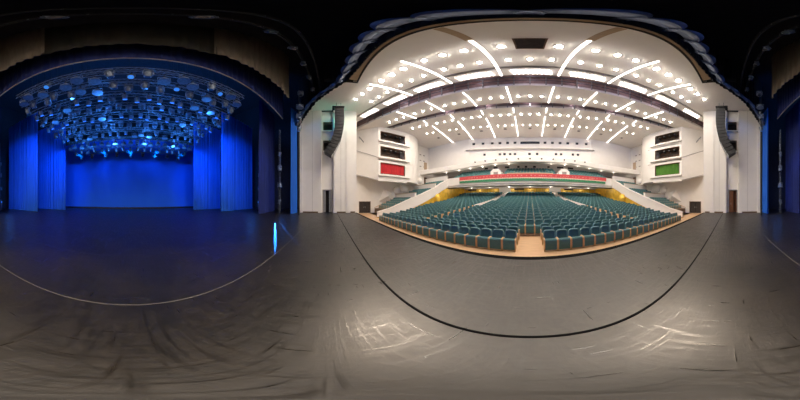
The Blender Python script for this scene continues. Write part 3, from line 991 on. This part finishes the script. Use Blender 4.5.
for s, side in ((-1, 'left'), (1, 'right')):
    b = MB()
    top = [(y, z) for y, z in PP]
    bot = [(y, min(z - .15, z - 1.55 + (.9 if y < 9 else 0))) for y, z in reversed(PP)]
    b.prism(top + bot, 'x', s * 15.75, s * 16.1)
    # coping
    cop = [(y, z + .06) for y, z in PP]
    b.prism(cop + [(y, z) for y, z in reversed(PP)], 'x', s * 15.65, s * 16.2)
    struct(b, 'wall_parapet_' + side, M['white'])
    b = MB()
    b.prism([(6.2, ZA)] + [(y, min(z - .16, z - 1.5 + (.9 if y < 9 else 0))) for y, z in PP] + [(28.2, 4.4), (28.2, ZA)], 'x', s * 15.85, s * 16.1)
    struct(b, 'wall_gold_' + side, M['gold'])
    # rounded gold bulge on the side wall (seen near the balcony)
    b = MB()
    b.lathe([(.3, 0), (.75, .3), (.9, .9), (.7, 1.5), (.25, 1.8)], 20)
    o = b.build('trim_bulge_' + side, M['gold'], smooth=True, loc=(s * 15.9, 17.8, .95))
    tag(o, kind='structure')
    # terrace deck
    b = MB()
    pts = [(7.0, ZA)]
    pv = ZA
    yy = 8.3
    while yy < 21.3:
        z = pz(yy + .5) - .62
        pts += [(yy, pv), (yy, z)]; pv = z; yy += .93
    pts += [(28.5, pv), (28.5, ZA)]
    b.prism(pts, 'x', s * 16.1, s * WX)
    struct(b, 'floor_terrace_' + side, M['rake'])
    # cross walls between the terraces
    for (yy, z0, z1, nm) in ((12.6, .5, 2.75, 'lowest'), (17.3, 2.0, 4.7, 'middle'), (20.9, 3.5, 6.6, 'topmost')):
        w = thing('terrace_wall', 'low white cross wall with sloped ends at the %s step of the %s terraces' % (nm, side), 'wall', (s * 19.2, yy, z0), 'cross walls of the side terraces')
        b = MB(); b.box(-3.2, 3.2, 0, .3, 0, z1 - z0); b.build('body', M['white'], w)
        b = MB(); b.box(-3.25, 3.25, -.06, .36, z1 - z0, z1 - z0 + .07); b.build('coping', M['tan'] if nm != 'topmost' else M['white'], w)
    # front cheek and handrail of the first terrace
    w = thing('terrace_stair_rail', 'brown stair rail climbing beside the %s side wall' % side, 'rail', (s * 21.8, 8.0, 0))
    b = MB()
    b.tube((0, 0, .25), (0, 3.2, 1.6), .05)
    b.build('handrail', M['armwood'], w)
    b = MB()
    for q in range(5):
        b = MB(); b.tube((0, q * .8, -.75 + q * .42), (0, q * .8, .25 + q * .42), .03)
        b.build('baluster', M['brown'], w)
    # white faceted shapes on the wall above the terraces
    for i, (yy, zz, sc, nm) in enumerate(((10.6, 2.3, 1.15, 'lowest'), (12.9, 3.6, .7, 'second'), (14.7, 4.0, .9, 'third'), (17.4, 5.2, .6, 'fourth'), (19.2, 6.0, .6, 'topmost'))):
        b = MB()
        if i in (0,):
            b.add([(0, -1.4, -.9), (0, .9, -1.2), (0, 1.1, .6), (0, -.4, 1.2), (-s * 1.1, -.1, .1)], [(0, 1, 4), (1, 2, 4), (2, 3, 4), (3, 0, 4), (3, 2, 1, 0)])
        else:
            b.lathe([(1.15, 0), (1.05, .35), (.75, .7), (.3, .88)], 14, mtx=Matrix.Rotation(-s * PI / 2, 4, 'Y'))
        o = b.build('wall_shape', M['edge'], loc=(s * WX, yy, zz)); o.scale = (sc,) * 3
        tag(o, 'white %s shape on the %s side wall above the terraces, %s of five' % ('faceted' if i == 0 else 'domed', side, nm), 'wall ornament', 'white shapes on the side walls')
    # side doors near the balcony
    for (zz, nm) in ((9.0, 'upper'), (5.2, 'lower')):
        d = thing('balcony_door', '%s tall brown door where the %s side wall meets the balcony' % (nm, side), 'door', (s * (WX - .02), 20.9, zz))
        b = MB(); b.box(-.05, .02, -.5, .5, 0, 1.9); b.build('door_leaf', M['tan'] if zz > 8 else M['brown'], d)
        b = MB(); b.box(-.08, .03, -.6, -.5, 0, 2.0); b.box(-.08, .03, .5, .6, 0, 2.0); b.box(-.08, .03, -.6, .6, 1.9, 2.0); b.build('frame', M['white'], d)

# ------------------------------------------------------------------ seats
def seat_shapes(tl=False, tr=False):
    """list of (name, MB, material key); seat faces -Y, origin at floor, middle, front"""
    out = []
    hw = .262
    # tipped-up seat cushion, rounded front
    b = MB()
    pr = [(.10, .05), (.05, .08), (.03, .34), (.03, .54), (.07, .605), (.15, .61), (.20, .55), (.19, .25), (.16, .05)]
    b.prism(pr, 'x', -hw, hw)
    out.append(('seat_cushion', b, 'teal'))
    # backrest with arched top
    b = MB()
    n = 12
    prof = [(-.295, .36), (.295, .36)]
    for k in range(n + 1):
        a = PI * k / n
        prof.append((.295 * math.copysign(abs(math.cos(a)) ** .42, math.cos(a)), .72 + .22 * math.sin(a) ** .6 if 0 < k < n else .72))
    def P(p, d): return (p[0], .40 + d + (p[1] - .36) * .16, p[1])
    m = len(prof)
    inner = [(p[0] * .82, .36 + (p[1] - .36) * .9 + .01) for p in prof]
    vs = [P(p, 0) for p in prof] + [P(p, .10) for p in prof] + [P(p, .0) for p in inner] + [P((p[0] * .95, p[1]), .035) for p in inner]
    fs = [(k, (k + 1) % m, m + (k + 1) % m, m + k) for k in range(m)]
    fs += [tuple(range(m, 2 * m))]
    fs += [((k + 1) % m, k, 2 * m + k, 2 * m + (k + 1) % m) for k in range(m)]
    b.add(vs, fs)
    out.append(('backrest', b, 'teal_lt'))
    b = MB()
    vs = [P(p, .0) for p in inner] + [P((p[0] * .95, p[1]), .035) for p in inner]
    fs = [((k + 1) % m, k, m + k, m + (k + 1) % m) for k in range(m)] + [tuple(range(2 * m - 1, m - 1, -1))]
    b.add(vs, fs)
    out.append(('back_cushion', b, 'teal'))
    # side panels with armrests
    for sx, tall in ((-1, tl), (1, tr)):
        b = MB()
        w = .042
        x0 = sx * .266; x1 = sx * (.266 + w)
        if tall:
            pr = [(.0, .0), (.0, .58), (.04, .64), (.40, .66), (.50, .66), (.52, .0)]
        else:
            pr = [(.03, .0), (.03, .14), (.01, .18), (.01, .57), (.05, .61), (.37, .61), (.38, .58), (.38, .20), (.36, .0)]
        b.prism(pr, 'x', min(x0, x1), max(x0, x1))
        out.append(('armrest', b, 'armwood'))
    return out


seat_protos = {}


def seat_proto(tl, tr):
    key = (tl, tr)
    if key not in seat_protos:
        ms = [(n, b.mesh(n, M[mk])) for n, b, mk in seat_shapes(tl, tr)]
        seat_protos[key] = ms
    return seat_protos[key]


SC = Matrix.Scale(1, 4)
allseats = []    # x, y, z, row, section, index, tl, tr
P_ = .62
secname = {'cl': 'left of the centre gap', 'cr': 'right of the centre gap', 'l': 'left of the left aisle', 'r': 'right of the right aisle', 'c': ''}
for k in range(NROW):
    yf = 5.5 + .9 * k
    z = ZA if k < 3 else zrake(yf - .05 + .3)
    inner_a = 7.9 - .155 * (yf - 5.5)
    outer_a = inner_a + 1.15
    if k < 2: inner_a = 14.2
    xe = min(15.5, 13.9 + .2 * (yf - 5.5))
    x = .93 if k < 3 else .62
    if k >= 3: allseats.append((0, yf, z, k, 'c', 0, True, True))
    i = 1
    while x + .31 < inner_a:
        last = x + .31 + P_ >= inner_a
        for s, c in ((-1, 'cl'), (1, 'cr')):
            first = (i == 1)
            tl = tr = False
            allseats.append((s * x, yf, z, k, c, i, tl, tr))
        x += P_; i += 1
    x = outer_a + .31
    if k < 2: x = 99
    i = 1
    while x + .31 < xe:
        last = x + .31 + P_ >= xe
        for s, c in ((-1, 'l'), (1, 'r')):
            first = (i == 1)
            tl = tr = False
            allseats.append((s * x, yf, z, k, c, i, tl, tr))
        x += P_; i += 1
allseats.sort(key=lambda q: q[0] ** 2 + q[1] ** 2 + (1.6 - q[2]) ** 2)
near, far = allseats[:300], allseats[300:]
for (x, y, z, k, c, i, tl, tr) in near:
    row = 'front row' if k == 0 else '%s row' % nth(k + 1)
    if c == 'c':
        lab = 'teal folding seat between two tall wooden end panels in the centre of the %s' % row
    else:
        lab = 'teal folding seat in the %s, %s seat %s' % (row, nth(i), secname[c])
    t = thing('auditorium_seat', lab, 'seat', (x, y, z), 'teal seats in the stalls')
    for n, me in seat_proto(tl, tr):
        o = bpy.data.objects.new(n, me); C.objects.link(o); o.parent = t
# the remaining seats: one mesh
extra = [(x, y, z, tl, tr) for (x, y, z, k, c, i, tl, tr) in far]
for k in range(6):          # balcony rows
    yy = YF + .95 + k * .95; z = 5.3 + k * .46
    x = .31
    while x < 16.0:
        if not (4.7 < x < 7.2):
            for s in (-1, 1): extra.append((s * x, yy, z, False, False))
        x += P_
for s in (-1, 1):            # side terraces
    yy = 8.6; pts = 0
    while yy < 20.6:
        z = pz(yy + .2) - .62
        if not (11.5 < yy < 13.0 or 16.3 < yy < 17.7 or yy > 20):
            x = 16.6
            while x < 21.9 - (.9 if yy < 11 else 0):
                extra.append((s * x, yy, z, False, False)); x += P_
        yy += .93
cache = {}
rest = MB()
keys = ['teal', 'teal_lt', 'armwood']
for (x, y, z, tl, tr) in extra:
    for n, b, mk in cache.setdefault((tl, tr), seat_shapes(tl, tr)):
        rest.add([(p[0] + x, p[1] + y, p[2] + z) for p in b.v], b.f, keys.index(mk))
o = rest.build('seat_rows', [M[q] for q in keys])
tag(o, 'rows of teal seats filling the rear stalls, side terraces and balcony', 'seats', kind='stuff')

# ------------------------------------------------------------------ curtains
def curtain(name, label, cat, pts, z0, z1, m, amp=.10, wl=.45, th=.02, group=None, hem=None, kind=None, top=None):
    """hanging cloth along a plan polyline with vertical folds; hem(t) optional bottom height"""
    P = [Vector((p[0], p[1])) for p in pts]
    L = [0]
    for i in range(len(P) - 1): L.append(L[-1] + (P[i + 1] - P[i]).length)
    n = max(8, int(L[-1] / wl * 8))
    nv = 5
    g = []
    row = []
    rnd = random.Random(int(L[-1] * 100) + len(name))
    ph = 0
    for k in range(n + 1):
        d = L[-1] * k / n
        i = 0
        while i < len(L) - 2 and d > L[i + 1]: i += 1
        t = (d - L[i]) / max(1e-6, (L[i + 1] - L[i]))
        p = P[i].lerp(P[i + 1], t)
        nr = (P[i + 1] - P[i]).normalized(); nr = Vector((-nr.y, nr.x))
        ph += 2 * PI / 8 * (1 + .25 * math.sin(d * 1.7) + .15 * math.sin(d * 4.1))
        row.append((p, nr, ph, k / n))
    for j in range(nv):
        for (p, nr, ph, t) in row:
            zz0 = hem(t) if hem else z0
            zz1 = top(t) if top else z1
            z = zz0 + (zz1 - zz0) * j / (nv - 1)
            a = amp * (1 - .35 * j / (nv - 1))
            q = p + nr * (a * math.sin(ph) + a * .4 * math.sin(ph * .37 + 1))
            g.append((q.x, q.y, z))
    b = MB(); b.grid(g, n + 1, nv, th)
    o = b.build(name, m, smooth=True)
    return tag(o, label, cat, group, kind)


# house valance: swags and dark teaser behind
vp = []
for x in [k * .25 for k in range(-62, 63)]:
    y, z = val_at(x)
    vp.append((x, y, z))
val = thing('house_valance', 'grey-blue swagged satin valance arching over the front of the stage', 'valance', (0, 0, 0))
LL = [0]
for i in range(len(vp) - 1): LL.append(LL[-1] + (Vector(vp[i + 1]) - Vector(vp[i])).length)


def vpt(d):
    i = 0
    while i < len(LL) - 2 and d > LL[i + 1]: i += 1
    t = (d - LL[i]) / (LL[i + 1] - LL[i])
    p = Vector(vp[i]).lerp(Vector(vp[i + 1]), t)
    tn = (Vector(vp[i + 1]) - Vector(vp[i])).normalized()
    return p, tn


NS = 26
seglen = LL[-1] / NS
for q in range(NS):
    b = MB(); nu, nv = 17, 22
    g = []
    for j in range(nv):
        t = j / (nv - 1)
        for i in range(nu):
            s_ = i / (nu - 1)
            d = (q - .12 + s_ * 1.24) * seglen
            d = min(max(d, 0), LL[-1])
            p, tn = vpt(d)
            nr = Vector((tn.y, -tn.x, 0)).normalized()
            arch = 4 * s_ * (1 - s_)
            hang = t * (.62 + .38 * arch ** .6)
            fold = math.sin(t * 5.5 * PI) * .11 * (.3 + arch)
            bul = .06 + (.30 + .70 * t + .06 * (q % 2)) * (.45 + .55 * arch ** .5) + fold
            g.append(p + nr * bul + Vector((0, 0, 1.45 - 1.55 * hang)))
    b.grid(g, nu, nv, .02)
    b.build('swag', M['swag'], val, smooth=True)
curtain('black_teaser', 'tall black drape rising behind the swagged valance', 'curtain', [(p[0], p[1] - .04) for p in vp[::4]], 14.0, 23.9, M['black'], .05, .5,
        hem=lambda t: vpt(t * LL[-1])[0].z + 1.0)
# tabs of the house curtain hanging at each side
for s, side in ((-1, 'left'), (1, 'right')):
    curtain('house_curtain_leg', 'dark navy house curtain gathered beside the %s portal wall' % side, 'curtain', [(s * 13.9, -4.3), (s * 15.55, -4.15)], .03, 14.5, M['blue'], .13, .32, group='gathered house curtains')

# borders behind
bp = [(-10.2, -3.45)] + [(x, -4 + .4 * (x / 8) ** 2) for x in (-9, -7, -5, -3.1)]
rb = [(-p[0], p[1]) for p in reversed(bp)]
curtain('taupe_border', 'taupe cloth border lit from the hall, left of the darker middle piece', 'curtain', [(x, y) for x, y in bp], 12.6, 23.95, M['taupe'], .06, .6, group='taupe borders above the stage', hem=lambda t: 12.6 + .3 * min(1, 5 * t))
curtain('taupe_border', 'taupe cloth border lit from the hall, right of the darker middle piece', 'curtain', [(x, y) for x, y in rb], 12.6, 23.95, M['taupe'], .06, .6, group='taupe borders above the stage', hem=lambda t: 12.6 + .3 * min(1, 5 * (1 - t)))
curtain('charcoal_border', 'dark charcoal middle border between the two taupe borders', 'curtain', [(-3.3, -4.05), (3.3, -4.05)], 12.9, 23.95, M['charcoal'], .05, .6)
nb = curtain('navy_border', 'dark navy border with a thin pale hem across the stage', 'curtain', [(-13.2, -5.15), (13.2, -5.15)], 12.1, 23.95, M['navy'], .05, .5)
b = MB(); b.box(-13.2, 13.2, -5.19, -5.11, 12.04, 12.11)
b.build('hem_pipe', M['tan'], nb)

# legs
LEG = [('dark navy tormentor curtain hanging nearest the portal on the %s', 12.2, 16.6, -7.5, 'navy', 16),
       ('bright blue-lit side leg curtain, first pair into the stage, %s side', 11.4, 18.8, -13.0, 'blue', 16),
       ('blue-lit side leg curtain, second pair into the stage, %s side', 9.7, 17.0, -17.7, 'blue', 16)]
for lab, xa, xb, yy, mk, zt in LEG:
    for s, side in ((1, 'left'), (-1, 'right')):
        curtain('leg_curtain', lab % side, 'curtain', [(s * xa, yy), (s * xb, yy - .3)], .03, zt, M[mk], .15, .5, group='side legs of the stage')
# backcloth
b = MB()
nu = 90
g = []
for z in (0.25, 4, 8, 14):
    for k in range(nu):
        x = -14 + 28 * k / (nu - 1)
        g.append((x, -24 + .02 * math.sin(x * 2.3) + (.012 * math.sin(x * 9)), z))
b.grid(g, nu, 4, .02)
tag(b.build('backcloth', M['cyc'], smooth=True), 'large plain backcloth flooded with blue light at the rear of the stage', 'backcloth')
b = MB(); b.box(-14, 14, -24.1, -23.9, .02, .25)
tag(b.build('backcloth_batten', M['metal']), 'dark bottom batten of the blue backcloth', 'batten')

# ------------------------------------------------------------------ stage house shell
b = MB(); b.box(-21.3, -21, -27, -3.8, 0, 24.2); struct(b, 'wall_stage_left', M['black'])
b = MB(); b.box(21, 21.3, -27, -3.8, 0, 24.2); struct(b, 'wall_stage_right', M['black'])
b = MB(); b.box(-21.3, 21.3, -27.3, -27, 0, 24.2); struct(b, 'wall_stage_rear', M['black'])
b = MB(); b.box(-23, 23, -27.3, 3, 24, 24.3); struct(b, 'ceiling_stage', M['black'])
b = MB()
b.box(-PX - .5, -PX, -4, 3, 15.1, 24); b.box(PX, PX + .5, -4, 3, 15.1, 24)
b.box(-PX - .5, PX + .5, 2.3, 2.6, 15.5, 24)
struct(b, 'wall_fly_tower', M['black'])

# ------------------------------------------------------------------ lighting rig over the stage
def make_moving_head():
    t = thing('moving_head_light', '', 'stage light')
    b = MB(); b.box(-.17, .17, -.13, .13, -.16, -.04); b.tube((0, 0, -.04), (0, 0, .04), .03); b.build('base', M['rig'], t)
    b = MB(); b.box(-.20, -.165, -.06, .06, -.50, -.10); b.box(.165, .20, -.06, .06, -.50, -.10); b.box(-.2, .2, -.06, .06, -.19, -.16); b.build('yoke', M['rig'], t)
    b = MB(); R = Matrix.Translation((0, 0, -.42)) @ Matrix.Rotation(.35, 4, 'X')
    b.lathe([(.08, .22), (.14, .14), (.155, 0), (.15, -.2), (.13, -.24)], 12, mtx=R); h = b.build('head', M['rig'], t, smooth=True)
    b = MB(); b.lathe([(.11, -.235), (.11, -.25)], 12, mtx=R); b.build('lens', M['lens'], h)
    return t


def make_par():
    t = thing('par_can', '', 'stage light')
    b = MB(); b.tube((0, 0, .04), (0, 0, -.12), .025); b.box(-.05, .05, -.03, .03, -.02, .06); b.build('clamp', M['metal'], t)
    b = MB(); b.box(-.16, -.14, -.03, .03, -.34, -.12); b.box(.14, .16, -.03, .03, -.34, -.12); b.box(-.16, .16, -.03, .03, -.14, -.12); b.build('yoke', M['rig'], t)
    b = MB(); R = Matrix.Translation((0, 0, -.33)) @ Matrix.Rotation(-.5, 4, 'X')
    b.lathe([(.07, .2), (.12, .14), (.13, -.18), (.15, -.2)], 12, mtx=R); h = b.build('can', M['rig'], t, smooth=True)
    b = MB(); b.lathe([(.12, -.195), (.12, -.21)], 12, mtx=R); b.build('lens', M['bluelens'], h)
    return t


def make_scoop():
    t = thing('scoop_floodlight', '', 'stage light')
    b = MB(); b.tube((0, 0, .05), (0, 0, -.2), .025); b.build('clamp', M['metal'], t)
    b = MB(); b.box(-.26, -.24, -.03, .03, -.5, -.2); b.box(.24, .26, -.03, .03, -.5, -.2); b.box(-.26, .26, -.03, .03, -.22, -.2); b.build('yoke', M['rig'], t)
    b = MB(); b.lathe([(.06, -.22), (.13, -.3), (.21, -.44), (.25, -.62), (.27, -.64)], 14); b.build('shade', M['rig'], t, smooth=True)
    return t


protos = {'mh': make_moving_head(), 'par': make_par(), 'sc': make_scoop()}
used_p = set()
KN = {'mh': 'grey moving-head light', 'par': 'grey par can', 'sc': 'grey bell-shaped floodlight'}


def fixture(kind, loc, label, group, rz=0, sc=1.0):
    if kind not in used_p:
        used_p.add(kind)
        t = protos[kind]
        t.location = loc; t.rotation_euler = (0, 0, rz); t['label'] = label; t['group'] = group; t.scale = (sc,) * 3
        return t
    return dup(protos[kind], loc, label, group, (0, 0, rz), (sc,) * 3)


def truss(x0, x1, y, z, label, w=.4):
    t = thing('lighting_truss', label, 'truss', (0, y, z), 'lighting trusses over the stage')
    b = MB()
    cs = ((-w / 2, 0), (w / 2, 0), (-w / 2, w), (w / 2, w))
    for cy, cz in cs: b.tube((x0, cy, cz), (x1, cy, cz), .03, 6)
    b.build('chord', M['rig'], t)
    b = MB()
    n = int((x1 - x0) / .8)
    for k in range(n):
        a, c = x0 + (x1 - x0) * k / n, x0 + (x1 - x0) * (k + 1) / n
        m_ = (a + c) / 2
        b.tube((a, -w / 2, 0), (m_, -w / 2, w), .014, 4); b.tube((m_, -w / 2, w), (c, -w / 2, 0), .014, 4)
        b.tube((a, w / 2, 0), (m_, w / 2, w), .014, 4); b.tube((m_, w / 2, w), (c, w / 2, 0), .014, 4)
        b.tube((a, -w / 2, 0), (a, w / 2, 0), .014, 4)
    b.build('lattice', M['rig'], t)
    for k in range(5):
        b = MB()
        x = x0 + (x1 - x0) * (k + .5) / 5
        b.tube((x, 0, w), (x, 0, 23.97 - z), .012, 4)
        b.build('suspension_wire', M['metal'], t)
    return t


rig = [(-5.95, 11.0, 7.2, 17, 'sc'), (-7.2, 11.0, 8.0, 17, 'mh'), (-8.6, 10.9, 8.4, 20, 'par'), (-9.9, 10.9, 8.8, 21, 'mh'), (-11.3, 10.8, 9.0, 21, 'par'),
       (-13.0, 10.8, 9.0, 21, 'mh'), (-15.0, 10.7, 9.2, 20, 'par'), (-17.2, 10.5, 9.3, 19, 'sc'), (-19.4, 10.2, 9.5, 17, 'par'), (-21.0, 9.9, 9.5, 9, 'mh')]
rnd = random.Random(11)
for ri, (y, z, hx, n, kd) in enumerate(rig):
    truss(-hx, hx, y, z, 'horizontal lattice lighting truss over the stage, %s from the stage front' % nth(ri + 1))
    for k in range(n):
        x = hx * (1 - 2 * (k + .5) / n) + rnd.uniform(-.12, .12)
        kk = kd
        if rnd.random() < .3: kk = rnd.choice(['mh', 'par', 'sc'])
        lab = '%s on the %s truss from the stage front, %s from its left end' % (KN[kk], nth(ri + 1), nth(k + 1))
        fixture(kk, (x, y + (.2 if k % 2 else -.2), z - .03), lab, 'stage lights hanging from the trusses', rnd.uniform(-.5, .5) + (PI if y > -8 else 0), 1.3)

# side ladders with lamps in the wings
for s, side in ((1, 'left'), (-1, 'right')):
    for li, (x, y) in enumerate(((14.2, -5.9), (17.0, -10.4))):
        nm = ('near the portal', 'behind the dark tormentor')[li]
        t = thing('side_light_ladder', 'tall boom ladder of lamps in the %s wing, %s' % (side, nm), 'lighting ladder', (s * x, y, 0), 'boom ladders in the wings')
        b = MB(); b.tube((-.2, 0, 0), (-.2, 0, 11), .03, 6); b.tube((.2, 0, 0), (.2, 0, 11), .03, 6); b.build('upright', M['rig'], t)
        for q in range(20):
            b = MB(); b.tube((-.2, 0, .5 + q * .55), (.2, 0, .5 + q * .55), .018, 6)
            b.build('rung', M['rig'], t)
        b = MB(); b.box(-.35, .35, -.3, .3, 0, .06); b.build('foot', M['metal'], t)
        for q, zz in enumerate((1.3, 3.4, 5.3, 7.2)):
            fixture(('par', 'sc', 'mh')[q % 3], (s * x - s * .3, y + .1, zz + .5), '%s on the %s wing boom %s, %s from the floor' % (KN[('par', 'sc', 'mh')[q % 3]], side, nm, nth(q + 1)),
                    'lamps on the wing booms', s * .6, 1.2)

# equipment bridge right above the camera, behind the valance
br = thing('lighting_bridge', 'dark equipment bridge spanning the stage directly behind the valance', 'bridge', (0, -1.15, 14.6))
b = MB()
for cy in (-.3, .3):
    for cz in (0, .9): b.tube((-11.5, cy, cz), (11.5, cy, cz), .04, 6)
b.build('rail', M['metal'], br)
for k in range(24):
    x = -11.5 + k
    for cy in (-.3, .3):
        b = MB(); b.tube((x, cy, 0), (x, cy, .9), .02, 4)
        b.build('post', M['metal'], br)
for k in range(12):
    x = -10.6 + k * 1.93
    fixture('mh', (x, -1.45, 14.56), 'moving-head light under the bridge behind the valance, %s from the right' % nth(k + 1), 'lights under the bridge', rnd.uniform(-1, 1), 1.0)
for s, side in ((-1, 'right'), (1, 'left')):
    for k, (x, y, z) in enumerate(((10.2, -2.4, 13.6), (11.2, -2.7, 12.6), (11.9, -3.0, 11.4), (12.4, -3.1, 10.0))):
        fixture(('mh', 'sc', 'mh', 'par')[k], (s * x, y, z), 'grey lamp on the boom at the %s bridge end, %s from the top' % (side, nth(k + 1)), 'lamps on the bridge booms', s * 1.2, 1.3)
    b = MB(); b.tube((s * 12.8, -3.2, 0), (s * 12.8, -3.2, 15), .05, 8)
    for z in (13.6, 12.6, 11.4, 10.0): b.tube((s * 12.8, -3.2, z + .1), (s * 10.2 if z > 13 else s * 11.6, -2.6, z + .1), .03, 6)
    tag(b.build('boom_pole', M['metal']), 'black vertical boom pole at the %s end of the bridge' % side, 'pole')

# line-array loudspeakers
for s, side in ((-1, 'left'), (1, 'right')):
    t = thing('line_array', 'long curved black line array loudspeaker hanging before the %s portal wall' % side, 'loudspeaker', (s * 14.0, 1.0, 0))
    n = 15
    y, z, a = 0.0, 13.55, math.radians(1)
    b0 = MB(); b0.box(-.6, .6, -.35, .35, 13.62, 13.76); b0.box(-.5, .5, -.75, .55, 13.9, 13.97)
    b0.tube((0, .2, 13.7), (0, .2, 15), .02, 6); b0.tube((0, -.3, 13.7), (0, -.3, 15), .02, 6)
    b0.build('flying_frame', M['metal'], t)
    for k in range(n):
        hgt = .47
        mtx = Matrix.Translation((0, y, z)) @ Matrix.Rotation(a, 4, 'X')
        b = MB()
        pr = [(-.48, -hgt + .06), (.46, -hgt + .01), (.46, -.01), (-.48, -.06)]
        b.prism(pr, 'x', -.55, .55)
        b.v = [tuple(mtx @ Vector(p)) for p in b.v]
        c = b.build('cabinet', M['metal'], t)
        b = MB()
        b.box(-.52, .52, .46, .485, -hgt + .03, -.03); b.v = [tuple(mtx @ Vector(p)) for p in b.v]
        b.build('grille', M['grille'] if k < n - 4 else M['silver'], c)
        v = Matrix.Rotation(a, 4, 'X') @ Vector((0, 0, -hgt))
        y += v.y; z += v.z
        a = math.radians(2 - 40 * ((k + 1) / n) ** 1.9)
light_g = thing('green_beacon', 'small green lamp glowing beside the left loudspeaker array', 'lamp', (-15.3, .95, 12.4))
b = MB(); b.lathe([(.04, 0), (.09, .05), (.09, .14), (.03, .18)], 10); b.build('lens', M['greenled'], light_g)
b = MB(); b.box(-.5, .0, -.04, .04, -.06, .0); b.build('bracket', M['metal'], light_g)
light('green_beacon_glow', 'POINT', (-15.0, .95, 12.5), 40, (.1, 1, .65), .08)

# blue light falling through a gap in the wings onto the boards
light('wing_slit_beam', 'SPOT', (-13.9, -6.4, 2.2), 4200, (.02, .20, 1), .01, (-6.3, -2.9, 0), 8.5, .1, scale=(.08, 1, 1))
light('wing_slit_beam', 'SPOT', (-13.6, -6.6, 1.6), 2200, (.02, .20, 1), .01, (-6.4, -2.35, 0), 6, .1, scale=(.14, 1, 1))
# fill spots added near the bridge to light the swags of the valance
for s in (-1, 1):
    for (x, y, tx, ty) in ((2.5, -1.2, 2.5, 1.5), (6.5, -1.2, 6.8, 1.4), (9.5, -1.6, 10.3, .6), (11.4, -3.0, 13.4, -1.6)):
        light('swag_fill', 'SPOT', (s * x, y, 13.9 if x < 10 else 12.0), 7, (.75, .85, 1), .15, (s * tx, ty, 14.1 if x < 10 else 13.2), 64, .9)

# dim fill lights added to brighten the inside of the two ceiling gaps
for (y0, ys_) in ((9.2, (-12, -8, -4, 0, 4, 8, 12)), (14.3, (-10, -5, 0, 5, 10))):
    for x in ys_:
        light('gap_fill', 'POINT', (x, y0 - BOW * x * x, 15.7), 26, (1, .86, .9), .1)

# small lamps added to brighten under the balcony soffit and the upper tier
lamp_i = 0
for i in range(-3, 4):
    x = i * 4.2
    t = thing('soffit_fill_lamp', 'added small round lamp in the soffit under the balcony, ' + ('at the centre' if i == 0 else '%s %s of centre' % (nth(abs(i)), 'left' if i < 0 else 'right')), 'light', (x, 25.6, 4.29), 'added lamps under the balcony')
    b = MB(); b.lathe([(.16, 0), (.16, -.03), (.14, -.04)], 12); b.build('trim_ring', M['edge'], t)
    b = MB(); b.lathe([(.12, -.03), (.10, -.07)], 12); b.build('lamp', M['fill_glow'], t)
    light('soffit_fill', 'POINT', (0, 0, -.25), 55, WARM, .1, parent=t)
for s in (-1, 1):
    for k in range(6):
        x = s * (4.0 + k * 2.7)
        t = thing('tier_fill_lamp', 'added small lamp under the %s end of the upper tier, %s outward' % ('left' if s < 0 else 'right', nth(k + 1)), 'light', (x, tier_y(x) + 1.0, 8.68 - max(0, abs(x) - 8) * .085), 'added lamps under the upper tier')
        b = MB(); b.lathe([(.16, .06), (.16, -.03), (.14, -.04)], 12); b.build('trim_ring', M['edge'], t)
        b = MB(); b.lathe([(.12, -.03), (.10, -.07)], 12); b.build('lamp', M['fill_glow'], t)
        light('tier_fill', 'POINT', (0, 0, -.3), 32, WARM, .1, parent=t)

# low pale walls stepping up beside the stalls aisles
for s_, side in ((-1, 'left'), (1, 'right')):
    b = MB()
    for q in range(14):
        y0 = 14.4 + q * .9; y1 = y0 + .9
        xa = s_ * (7.9 - .155 * (y0 - 5.5) + .12); xb = s_ * (7.9 - .155 * (y1 - 5.5) + .12)
        z0, z1 = zrake(y0), zrake(y1)
        w_ = .09 * s_
        b.add([(xa, y0, z0), (xb, y1, z1), (xb + w_, y1, z1), (xa + w_, y0, z0), (xa, y0, z0 + .88), (xb, y1, z1 + .88), (xb + w_, y1, z1 + .88), (xa + w_, y0, z0 + .88)],
              [(3, 2, 1, 0), (4, 5, 6, 7), (0, 1, 5, 4), (1, 2, 6, 5), (2, 3, 7, 6), (3, 0, 4, 7)])
    struct(b, 'trim_aisle_' + side, M['white'])

# equipment racks in the wings
for s_, side in ((1, 'left'), (-1, 'right')):
    t = thing('equipment_rack', 'low metal equipment rack with lit panel standing in the %s wing' % side, 'equipment rack', (s_ * 15.3, -9.6, 0), 'equipment racks in the wings', -s_ * .9)
    b = MB(); b.box(-.35, .35, 0, .5, .12, 1.5); b.build('body', M['rig'], t)
    for q in range(4):
        b = MB(); b.box(-.32, .32, -.03, 0, .2 + q * .32, .47 + q * .32)
        b.build('drawer', M['silver'], t)
    b = MB(); b.box(-.18, .18, -.05, -.03, 1.2, 1.4); b.build('lit_panel', M['bluelens'], t)
    for (qx, qy) in ((-.3, .05), (.3, .05), (-.3, .45), (.3, .45)):
        b = MB(); b.tube((qx - .03, qy, .06), (qx + .03, qy, .06), .06, 10); b.build('castor', M['rubber'], t)
        b = MB(); b.box(qx - .015, qx + .015, qy - .03, qy + .03, .06, .13); b.build('castor_bracket', M['silver'], t)
